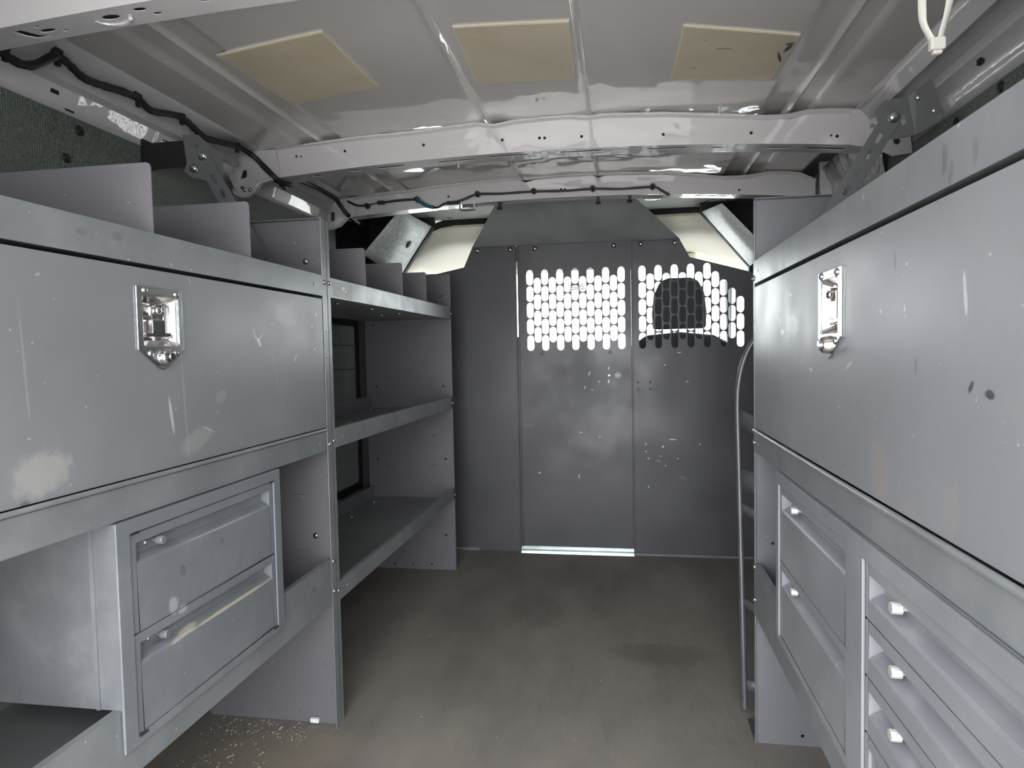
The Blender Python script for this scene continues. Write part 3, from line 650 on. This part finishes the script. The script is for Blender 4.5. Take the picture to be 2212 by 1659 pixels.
# ------------------------------------------------------------ right rear cabinet
RC = thing('tool_cabinet', (.45, .95, 0), 'grey steel cabinet along the right wall, stained drop door with bright chrome latch', 'cabinet', 'grey steel cabinets with latched doors')
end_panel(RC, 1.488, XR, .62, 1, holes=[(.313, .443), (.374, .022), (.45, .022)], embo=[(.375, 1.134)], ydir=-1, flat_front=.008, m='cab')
end_panel(RC, .40, XR, .62, 1, ydir=1)
shelf(RC, .402, 1.480, XR, .62, .998, 1.046, 1)
shelf(RC, .402, 1.480, XR, .62, .643, .684, 1)
shelf(RC, .402, 1.480, XR, .62, .287, .400, 1, hole=False)
dr = obj('drop_door', sheet(rect(.42, 1.478, .694, .991), [rect(.915, .991, .881, .955)], 'X', XR, .003), M['door_r'], RC, bevel=.0008)
latch(dr, XR, -1, .953, -.002)
bm = bmesh.new(); cyl(bm, (XR-.002, .42, .6885), (XR-.002, 1.478, .6885), .004, n=10); obj('piano_hinge', bm, M['lip'], RC, smooth=True)
screws(RC, [(.275, 1.484, 1.01), (.275, 1.484, .662), (.275, 1.484, .392), (.275, 1.484, .32)], (-1, 0, 0), .005)
screws(RC, [(.42, 1.4875, 1.145)], (0, -1, 0), .004)

RU = thing('drawer_unit', (.44, .83, .345), 'grey six-drawer unit hung in the right cabinet with bright white knobs', 'drawers', 'grey drawer units under the cabinet doors')
obj('case', boxes((.273, .61, 1.246, 1.248, .4005, .642), (.273, .61, .42, .422, .4005, .642), (.608, .61, .422, 1.246, .4005, .642), (.273, .61, .422, 1.246, .6405, .642), (.275, .60, .837, .839, .405, .64)), M['drawer'], RU)
obj('face_frame', sheet(rect(.42, 1.250, .340, .642), [rect(.866, 1.230, .350, .622), rect(.45, .810, .350, .620)], 'X', .272, -.004), M['drawer'], RU, bevel=.001)
for zt, zb_ in ((.621, .487), (.486, .351)): drawer(RU, .867, 1.229, zt, zb_, .2712, -1, 1.138)
for i in range(4): drawer(RU, .451, .809, .619-i*.067, .619-i*.067-.066, .2712, -1, .726)

# ============================================================ partition
PT = thing('partition', (XC, D, 0), 'dark grey steel partition behind the cab, slotted viewing grilles in two of its panels', 'partition')
TH = .0025
obj('side_panel', sheet([(-1.03, 0), (-.444, 0), (-.444, 1.316), (-.634, 1.318), (-.672, 1.235), (-.79, 1.212), (-1.03, 1.16)], [], 'Y', D, TH), M['part'], PT, bevel=.0008)
W1 = .0286
def slots(xc0, xc1, n, spec):
    hs = []
    for i in range(n):
        x = xc0+(xc1-xc0)*i/(n-1)
        for k in range(*spec(i)):
            top = 1.213 - k*.0695 - (.0348 if i % 2 else 0)
            hs.append(caps(x, top-.0655, top, W1))
    return hs
def spec_r(i):
    if i < 9: return (0, 4) if i % 2 else (0, 5)
    return {9: (0, 4), 10: (1, 5), 11: (1, 4), 12: (2, 5)}[i]
sc = slots(-.387, -.0035, 13, lambda i: (0, 4) if i % 2 else (0, 5))
door = obj('door_panel', sheet(rect(-.438, .036, .026, 1.314), sc + [circ(-.058, .760, .005, 8), circ(-.137, .739, .0025, 8)], 'Y', D, TH), M['part_door'], PT, bevel=.0006)
obj('fold', boxes((-.438, .036, D-.010, D, 1.314, 1.317), (-.438, -.434, D-.008, D, .026, 1.314)), M['part'], PT, bevel=.0008)
sr = slots(.082, .4715, 13, spec_r)
obj('grille_panel', sheet([(.0362, 0), (.66, 0), (.66, 1.14), (.52, 1.168), (.274, 1.239), (.234, 1.314), (.0362, 1.316)], sr+[circ(.061, .73, .003, 8), circ(.111, .73, .003, 8), circ(.061, .70, .003, 8), circ(.111, .70, .003, 8)], 'Y', D, TH), M['part_grille'], PT, bevel=.0006)
obj('fold', boxes((.040, .234, D-.010, D, 1.312, 1.315), (.038, .043, D-.006, D, .02, 1.314)), M['part'], PT, bevel=.0008)
obj('fold', boxes((-.634, -.444, D-.010, D, 1.314, 1.317), (-.450, -.444, D-.008, D, .02, 1.314)), M['part'], PT, bevel=.0008)
obj('door_stop', box(-.462, -.425, D+.003, D+.006, 1.25, 1.314), M['part'], PT)  # strip added behind the joint to stop light leaking through
obj('door_stop', box(-.462, -.425, D+.003, D+.006, .02, .93), M['part'], PT)
obj('sill_plate', sweep([(D-.030, .002), (D-.026, .012), (D-.004, .014), (D-.003, .026), (D, .026), (D, .001)], 'X', -.440, .037, 1, closed=True, caps_=True), M['sill'], PT)
screws(PT, [(-.61, D, 1.303), (-.468, D, 1.302), (-.363, D, 1.302), (-.032, D, 1.300), (.078, D, 1.301), (.214, D, 1.300)], (0, -1, 0), .008)
screws(PT, [(-.021, D, .761)], (0, -1, 0), .012, m='white', name='nut_cap')
screws(PT, [(-.339, D, .857), (-.053, D, .857)], (0, -1, 0), .005)
fb = bmesh.new()
v = [fb.verts.new(p) for p in [(-.634, D-.002, 1.317), (.234, D-.002, 1.315), (.047, 2.60, 1.447), (-.480, 2.60, 1.455)]]
fb.faces.new(v); fl = obj('top_flap', fb, M['flap'], PT); thick(fl, .0025)
obj('edge_angle', boxes((-1.03, -.63, D-.002, D+.02, .0, .012), (.04, .60, D-.012, D, 0, .010)), M['cab'], PT)

# ============================================================ roof braces
LB = thing('shelf_brace', (-.95, 1.40, 1.20), 'dark grey slotted brace tying the left cabinet to the roof rail', 'brace', 'slotted steel braces')
obj('corner_plate', sheet([(-.985, 1.375), (-.945, 1.372), (-.905, 1.335), (-.888, 1.318), (-.888, 1.272), (-.905, 1.262), (-.965, 1.277), (-.985, 1.292), (-.977, 1.31)], [circ(-.951, 1.347, .0035, 8), rect(-.972, -.966, 1.292, 1.30)], 'Y', 1.403, .003), M['brace'], LB, bevel=.0008)
obj('rail_plate', sweep([(1.40, 1.385), (1.44, 1.385), (1.44, 1.31), (1.40, 1.305)], 'X', -1.0895, -1.0865, 1, closed=True, caps_=True), M['black'], LB)
obj('bridge', boxes((-1.087, -.975, 1.4035, 1.406, 1.302, 1.362)), M['black'], LB)  # black plate standing in for the shadow beside the corner plate
def strut(parent, a, b, wd, y, slotp):
    a = Vector((a[0], a[1])); b = Vector((b[0], b[1])); d = (b-a).normalized(); n = Vector((-d.y, d.x))*wd/2
    out = [tuple(a-d*.012+n*.6), tuple(a+n), tuple(b+n), tuple(b-n), tuple(a-n), tuple(a-d*.012-n*.6)]
    hs = []
    for t in slotp:
        c = a+d*t; hs.append([tuple(c+d*u+n*v_) for u, v_ in ((-.011, -.10), (-.008, -.22), (.008, -.22), (.011, -.10), (.011, .10), (.008, .22), (-.008, .22), (-.011, .10))])
    return obj('strut', sheet(out, hs, 'Y', y, .003), M['brace'], parent, bevel=.0006)
strut(LB, (-.934, 1.318), (-.80, 1.08), .037, 1.3985, (.055, .095, .15))
screws(LB, [(-.932, 1.3985, 1.322), (-.958, 1.403, 1.297)], (0, -1, 0), .008, name='bolt')
RB = thing('shelf_brace', (.55, 1.45, 1.20), 'dark grey slotted brace tying the right cabinet to the roof rail', 'brace', 'slotted steel braces')
obj('corner_plate', sheet([(.499, 1.329), (.518, 1.350), (.564, 1.354), (.577, 1.278), (.535, 1.272), (.515, 1.285)], [[(.546, 1.325), (.555, 1.321), (.559, 1.302), (.551, 1.298)]], 'Y', 1.455, .003), M['brace'], RB, bevel=.0008)
bm = bmesh.new(); bm.faces.new([bm.verts.new(p) for p in ((.562, 1.4555, 1.354), (.575, 1.452, 1.362), (.600, 1.448, 1.383), (.612, 1.415, 1.298), (.606, 1.418, 1.288), (.576, 1.4545, 1.277))])
thick(obj('wall_plate', bm, M['brace'], RB), .003)
screws(RB, [(.577, 1.448, 1.348), (.5985, 1.430, 1.315)], (-.3, -.95, 0), .005)
strut(RB, (.534, 1.318), (.40, 1.10), .036, 1.450, (.05, .085, .125, .165))
screws(RB, [(.533, 1.450, 1.314)], (0, -1, 0), .0095, name='bolt')

# ============================================================ wiring
WH = thing('wiring_loom', (-1.03, 1.0, 1.40), 'thick black taped wiring loom hanging along the left roof rail', 'cable')
A = [(-1.03, .70, 1.385), (-1.03, .85, 1.38), (-1.03, .962, 1.386), (-1.03, .995, 1.388), (-1.03, 1.012, 1.385), (-1.03, 1.034, 1.384), (-1.03, 1.062, 1.394), (-1.03, 1.104, 1.426), (-1.03, 1.125, 1.430), (-1.03, 1.146, 1.424),
     (-1.03, 1.173, 1.415), (-1.03, 1.214, 1.418), (-1.03, 1.271, 1.427), (-1.03, 1.305, 1.430), (-1.03, 1.325, 1.430), (-1.03, 1.36, 1.418), (-1.03, 1.415, 1.430), (-1.03, 1.456, 1.438), (-1.03, 1.49, 1.435),
     (-1.03, 1.533, 1.423), (-1.03, 1.57, 1.42), (-1.03, 1.652, 1.433), (-1.03, 1.71, 1.440), (-1.015, 1.755, 1.428), (-.982, 1.765, 1.392), (-.957, 1.775, 1.365), (-.965, 1.84, 1.358), (-1.02, 1.90, 1.395), (-1.03, 1.943, 1.415),
     (-1.03, 2.035, 1.433), (-1.03, 2.115, 1.440), (-1.03, 2.202, 1.442), (-1.03, 2.30, 1.440), (-1.03, 2.345, 1.435), (-1.012, 2.365, 1.40), (-1.0, 2.375, 1.385), (-1.0, 2.46, 1.375), (-1.03, 2.55, 1.39), (-1.05, 2.70, 1.41)]
bm = bmesh.new(); tube(bm, A, .0078, 8, 4, jitter=.10); obj('loom', bm, M['harness'], WH, smooth=True)
bm = bmesh.new(); tube(bm, [(-.965, 1.78, 1.365), (-.93, 1.775, 1.352), (-.915, 1.778, 1.348)], .0075, 8, 3); obj('loom_branch', bm, M['harness'], WH, smooth=True)
for i, (y, z) in enumerate(((1.004, 1.400), (1.113, 1.437), (1.322, 1.436), (1.468, 1.446), (1.70, 1.447))):
    bm = bmesh.new(); cyl(bm, (-1.035, y-.006, z), (-1.030, y+.006, z-.004), .012 if i < 2 else .009, n=12); bx(bm, -1.034, -1.026, y-.004, y+.004, z-.024, z)
    obj('clip', bm, M['black'], WH)
FW = thing('roof_wire', (-.4, 2.37, 1.42), 'thin black wire clipped across the front roof bow with a blue taped section', 'cable')
Wp = [(-1.0, 2.372, 1.437), (-.964, 2.372, 1.419), (-.928, 2.374, 1.417)]
bm = bmesh.new(); tube(bm, Wp, .004, 8, 4); tube(bm, [(-.928, 2.376, 1.417), (-.905, 2.374, 1.421), (-.88, 2.374, 1.424)], .0018, 6, 3)
tube(bm, [(-.86, 2.374, 1.425), (-.803, 2.374, 1.429), (-.77, 2.376, 1.430), (-.735, 2.374, 1.429)], .0042, 8, 4)
tube(bm, [(-.675, 2.374, 1.396), (-.655, 2.372, 1.395), (-.629, 2.368, 1.406), (-.60, 2.37, 1.408), (-.56, 2.372, 1.418), (-.509, 2.378, 1.435), (-.425, 2.378, 1.432), (-.305, 2.378, 1.433), (-.20, 2.378, 1.429), (-.097, 2.378, 1.430), (-.002, 2.378, 1.424), (.108, 2.378, 1.424), (.139, 2.38, 1.41), (.165, 2.384, 1.395)], .0042, 8, 4, jitter=.1)
obj('wire', bm, M['harness'], FW, smooth=True)
bm = bmesh.new(); tube(bm, [(-.735, 2.374, 1.429), (-.715, 2.372, 1.415), (-.695, 2.371, 1.402), (-.672, 2.372, 1.396)], .0082, 8, 3, flat=(1, .8)); obj('tape_wrap', bm, M['blue'], FW, smooth=True)['label'] = 'blue tape wrap'
obj('connector', box(-.885, -.858, 2.366, 2.382, 1.418, 1.431), M['black'], FW, bevel=.002)
obj('connector', box(-.622, -.575, 2.364, 2.380, 1.401, 1.414), M['black'], FW, bevel=.003)
for x, z in ((-.735, 1.430), (-.509, 1.436), (-.305, 1.435), (-.097, 1.431), (.108, 1.426), (-.928, 1.417)):
    bm = bmesh.new(); cyl(bm, (x, 2.389, z), (x, 2.370, z), .0098, .009, 12); bx(bm, x-.002, x+.002, 2.37, 2.38, z-.012, z); obj('clip', bm, M['black'], FW)

# zip tie hanging from the rear bow
ZT = thing('zip_tie', (.379, .9, 1.30), 'looped white nylon zip tie hanging from the roof at upper right', 'tie')
bm = bmesh.new(); tube(bm, [(.372, .905, 1.375), (.364, .90, 1.33), (.3625, .90, 1.297), (.3625, .90, 1.27), (.364, .90, 1.253), (.370, .90, 1.239), (.3765, .90, 1.228)], .0046, 8, 4, flat=(1, .45))
tube(bm, [(.3815, .90, 1.226), (.386, .90, 1.245), (.390, .90, 1.261), (.3935, .90, 1.279), (.395, .90, 1.297), (.393, .90, 1.33), (.380, .905, 1.375), (.372, .912, 1.378)], .0046, 8, 4, flat=(1, .45))
obj('strap', bm, M['zip'], ZT, smooth=True)
obj('head', boxes((.371, .388, .895, .905, 1.219, 1.234), (.374, .385, .896, .904, 1.214, 1.219)), M['zip'], ZT, bevel=.002)

# ============================================================ hand truck frame behind the right cabinet
HT = thing('hand_truck', (.38, 1.62, 0), 'grey tubular hand truck frame standing at the far end of the right cabinet', 'hand truck')
hp = lambda t, z: (.269+.22*t, 1.66-.045*t+.0*z-.09*(1-min(z, .75)/.75), z)
bm = bmesh.new()
tube(bm, [hp(0, 0.03), hp(0, .2), hp(0, .45), hp(0, .62), hp(.0, .72), hp(.015, .78), hp(.07, .835), hp(.17, .88), hp(.34, .91), hp(.5, .918), hp(.66, .91), hp(.83, .88), hp(.93, .835), hp(.985, .78), hp(1, .72), hp(1, .45), hp(1, .03)], .0072, 10, 3)
obj('tube_frame', bm, M['truck'], HT, smooth=True)
for z, dip, h in ((.70, .05, .022), (.555, .02, .024), (.49, .045, .012), (.27, .03, .012), (.08, .0, .015)):
    bm = bmesh.new(); n = 8; pr = None
    for i in range(n+1):
        t = i/n; p = hp(t, z); dy = -.05*math.sin(math.pi*t)*(1 if dip else 0)
        r = [bm.verts.new((p[0], p[1]+dy, p[2]+k*h/1-dip*math.sin(math.pi*t)*.8)) for k in (-1, 1)]
        if pr: bm.faces.new((pr[0], pr[1], r[1], r[0]))
        pr = r
    thick(obj('cross_strap', bm, M['truck'], HT, smooth=True), .003)
obj('toe_plate', box(.275, .49, 1.50, 1.575, .001, .005), M['truck'], HT)
screws(HT, [hp(.06, .56)], (-.4, -1, 0), .005)

# ============================================================ debris on the floor
bm = bmesh.new()
for i in range(280):
    x = random.uniform(-.97, -.72); y = random.uniform(1.22, 1.43)
    if random.random() < .5: y = random.uniform(1.36, 1.43)
    a = random.uniform(0, 6.28); l = random.uniform(.0008, .0035); wd = random.uniform(.0004, .0012); z = random.uniform(.001, .004)
    c, s = math.cos(a), math.sin(a)
    q = [(x+c*l-s*wd, y+s*l+c*wd, z), (x-c*l-s*wd, y-s*l+c*wd, .001), (x-c*l+s*wd, y-s*l-c*wd, .0005), (x+c*l+s*wd, y+s*l-c*wd, z*.6)]
    bm.faces.new([bm.verts.new(p) for p in q])
for i in range(40):
    x = random.uniform(-.6, .25); y = random.uniform(1.2, 2.75); a = random.uniform(0, 6.28); l = random.uniform(.001, .003)
    c, s = math.cos(a)*l, math.sin(a)*l
    bm.faces.new([bm.verts.new(p) for p in [(x+c, y+s, .001), (x-s, y+c, .001), (x-c, y-s, .001), (x+s, y-c, .002)]])
tag(obj('shavings', bm, M['debris']), 'pale wood shavings and grit scattered on the floor by the left cabinet foot', 'debris', kind='stuff')

# ============================================================ cab beyond the partition
# coving covers beside the flap
def cover(name, quads, label):
    bm = bmesh.new(); rows = []
    n = 6
    for j in range(n+1):
        t = j/n; r = []
        for (a, b, bulge) in quads:
            p = Vector(a).lerp(Vector(b), t) + Vector(bulge)*math.sin(math.pi*t)
            r.append(bm.verts.new(p))
        rows.append(r)
    for j in range(n):
        for i in range(len(quads)-1): bm.faces.new((rows[j][i], rows[j][i+1], rows[j+1][i+1], rows[j+1][i]))
    o = obj(name, bm, M['galv'], smooth=True); thick(o, .004); return tag(o, label, 'insulation')
cover('insulation_cover', [((-.868, 2.58, 1.442), (-1.03, 2.58, 1.272), (-.008, 0, -.008)), ((-.828, 2.88, 1.428), (-.985, 2.88, 1.205), (-.01, 0, -.012))], 'silver speckled insulation sheet on the left of the partition flap')
cover('insulation_cover', [((.366, 2.58, 1.397), (.53, 2.58, 1.215), (.008, 0, -.008)), ((.330, 2.88, 1.43), (.520, 2.88, 1.20), (.01, 0, -.012))], 'silver scuffed insulation sheet on the right of the partition flap')
bm = bmesh.new(); dome(bm, (-.908, 2.80, 1.338), (.75, 0, -.66), .019, .004, 14); obj('hole_plug', bm, M['black'], bpy.data.objects['insulation_cover'], smooth=True)
obj('door_pillar', sheet([(-.82, 1.50), (-.82, 1.428), (-.982, 1.203), (-.99, 0), (-1.16, 0), (-1.16, 1.50)], [], 'Y', 2.887, .03), M['dark'], wl)  # dark plate added to block windshield light beyond the cover
obj('door_pillar', sheet([(.325, 1.50), (.325, 1.43), (.518, 1.198), (.525, 0), (.76, 0), (.76, 1.50)], [], 'Y', 2.887, .03), M['dark'], wr)  # matching light-blocking plate added on the right
# headliner and the beige shelf ahead of it
HL = tag(obj('trim_3', sweep([(2.47, 1.462), (2.75, 1.468), (2.98, 1.474)], 'X', -1.0, .60, 12), M['greyfab']), kind='structure', label='pale headliner over the cab')
thick(HL, .004)
def bl(x):    # side roll-down of the beige liner
    e = max(0, abs(x-XC)-.56); return e
cf = lambda x, y, z: (x, y, z - (bl(x)**1.5)*.9)
BH = obj('beige_headliner', sweep([(3.02, 1.446), (2.995, 1.444), (2.985, 1.434), (2.987, 1.40), (3.0, 1.382), (3.03, 1.372), (3.15, 1.37), (3.5, 1.362), (3.93, 1.348)], 'X', -1.02, .60, 24, fn=cf), M['beige'], HL, smooth=True)
thick(BH, .01)
obj('headliner_seal', sweep([(3.005, 1.485), (3.0, 1.44)], 'X', -.99, .57, 24, fn=cf), M['black'], HL)  # black strip in place of the shaded gap above the beige liner
obj('sun_visor', box(-.80, -.30, 3.50, 3.78, 1.305, 1.352), M['beige'], HL, bevel=.02)
obj('sun_visor', box(-.12, .38, 3.50, 3.78, 1.305, 1.352), M['beige'], HL, bevel=.02)
for sx in (-1, 1):
    xs_ = XC + sx*.80
    obj('grab_recess', sweep([(3.2, 1.30), (3.2, 1.33), (3.55, 1.33), (3.55, 1.30)], 'X', xs_-.03*sx, xs_+.04*sx, 1, closed=True, caps_=True), M['beige'], HL, bevel=.01)
# cab shell: doors, pillars, dash, floor
for n_, sx in ((1, -1), (2, 1)):
    x = XC + sx*.93
    d = tag(obj('door_%d' % n_, boxes((x-.02, x+.02, 2.95, 4.35, -.45, .84)), M['bodyout']), kind='structure', label='cab door on the %s' % ('left' if sx < 0 else 'right'))
    xt = XC + sx*.86
    fr = sheet([(2.93, .84), (4.55, .84), (3.95, 1.40), (2.93, 1.42)], [[(3.12, .86), (4.35, .86), (3.88, 1.26), (3.12, 1.28)]], 'X', x, .03*-sx, fn=lambda X, Y, Z, sx=sx: (X-sx*max(0, Z-.84)*.16, Y, Z))
    wn = tag(obj('window_%d' % n_, fr, M['bodyout']), kind='structure', label='side window of the cab on the %s' % ('left' if sx < 0 else 'right'))
    g = bmesh.new(); g.faces.new([g.verts.new((x-sx*max(0, Z-.84)*.16, Y, Z)) for Y, Z in ((3.10, .85), (4.37, .85), (3.89, 1.27), (3.10, 1.29))])
    obj('pane', g, M['glass'], wn)
ws = tag(obj('window_3', boxes((-1.10, .68, 4.62, 4.66, .78, .83), (-1.02, .60, 3.92, 3.97, 1.335, 1.375)), M['bodyout']), kind='structure', label='windshield')
g = bmesh.new(); g.faces.new([g.verts.new(p) for p in ((-1.12, 4.64, .82), (.70, 4.64, .82), (.58, 3.94, 1.36), (-1.0, 3.94, 1.36))]); obj('pane', g, M['glass'], ws)
for sx in (-1, 1):
    bm = bmesh.new(); cyl(bm, (XC+sx*.915, 4.62, .80), (XC+sx*.80, 3.94, 1.37), .035, n=10); obj('windshield_pillar', bm, M['bodyout'], ws)
g = bmesh.new()
for k in range(3): bx(g, -.30, -.215, 3.90, 3.91, 1.245-.012*k, 1.251-.012*k)
obj('visor_label', g, M['ink'], ws)
DB = thing('dashboard', (XC, 4.3, 0), 'dark dashboard seen through the slotted grille', 'dashboard')
obj('dash_top', sweep([(3.95, -.3), (3.95, .60), (4.0, .70), (4.15, .76), (4.60, .79), (4.60, -.3)], 'X', -1.1, .68, 1, closed=True, caps_=True), M['dash'], DB, bevel=.01)
tag(obj('wall_front', boxes((-1.12, .70, 4.62, 4.66, -.45, .79)), M['dash']), kind='structure', label='firewall below the windshield')
tag(obj('floor_cab', boxes((-1.12, .70, 2.96, 4.62, -.48, -.45)), M['dash']), kind='structure', label='cab floor')
tag(obj('hood', sweep([(4.66, .80), (5.1, .74), (5.6, .60), (5.75, .35), (5.75, -.2), (4.66, -.2)], 'X', -1.05, .63, 1, closed=True, caps_=True), M['paint'], bevel=.03), kind='structure', label='white hood ahead of the windshield')  # unseen hood, added to bounce sky light onto the headliner
# outer roof over the cab
tag(obj('ceiling_cab', boxes((-1.05, .63, 2.95, 3.97, 1.49, 1.51)), M['bodyout']), kind='structure', label='cab roof')
def seat(x, label):
    S = thing('cab_seat', (x, 3.25, -.45), label, 'seat', 'cab seats')
    out = [(-.25, 0), (.25, 0), (.27, .45), (.265, .86-.45+.30), (.23, .80), (.15, .838), (0, .852), (-.15, .842), (-.22, .80), (-.262, .71), (-.27, .45)]
    obj('backrest', sheet([(x+u, -.05+v*1.165) for u, v in out], [], 'Y', 3.12, .14), M['seat'], S, bevel=.03)
    hr = [(x-.118, .958), (x+.118, .958), (x+.122, 1.03), (x+.112, 1.12), (x+.085, 1.175), (x+.05, 1.190), (x-.05, 1.190), (x-.085, 1.175), (x-.112, 1.12), (x-.122, 1.03)]
    obj('headrest', sheet(hr, [], 'Y', 3.14, .09), M['seat'], S, bevel=.02)
    for u in (-.09, .09):
        bm = bmesh.new(); cyl(bm, (x+u, 3.185, .90), (x+u, 3.185, .98), .006); obj('headrest_post', bm, M['chrome'], S)
    obj('seat_cushion', box(x-.26, x+.26, 3.22, 3.72, -.15, .05), M['seat'], S, bevel=.04)
    obj('seat_base', box(x-.22, x+.22, 3.2, 3.65, -.45, -.15), M['dash'], S)
seat(.257, 'dark cloth cab seat with rounded headrest seen through the right grille')
# ground outside
tag(obj('ground', box(-60, 60, -60, 90, -.72, -.70), M['ground']), kind='structure', label='pale concrete ground outside')
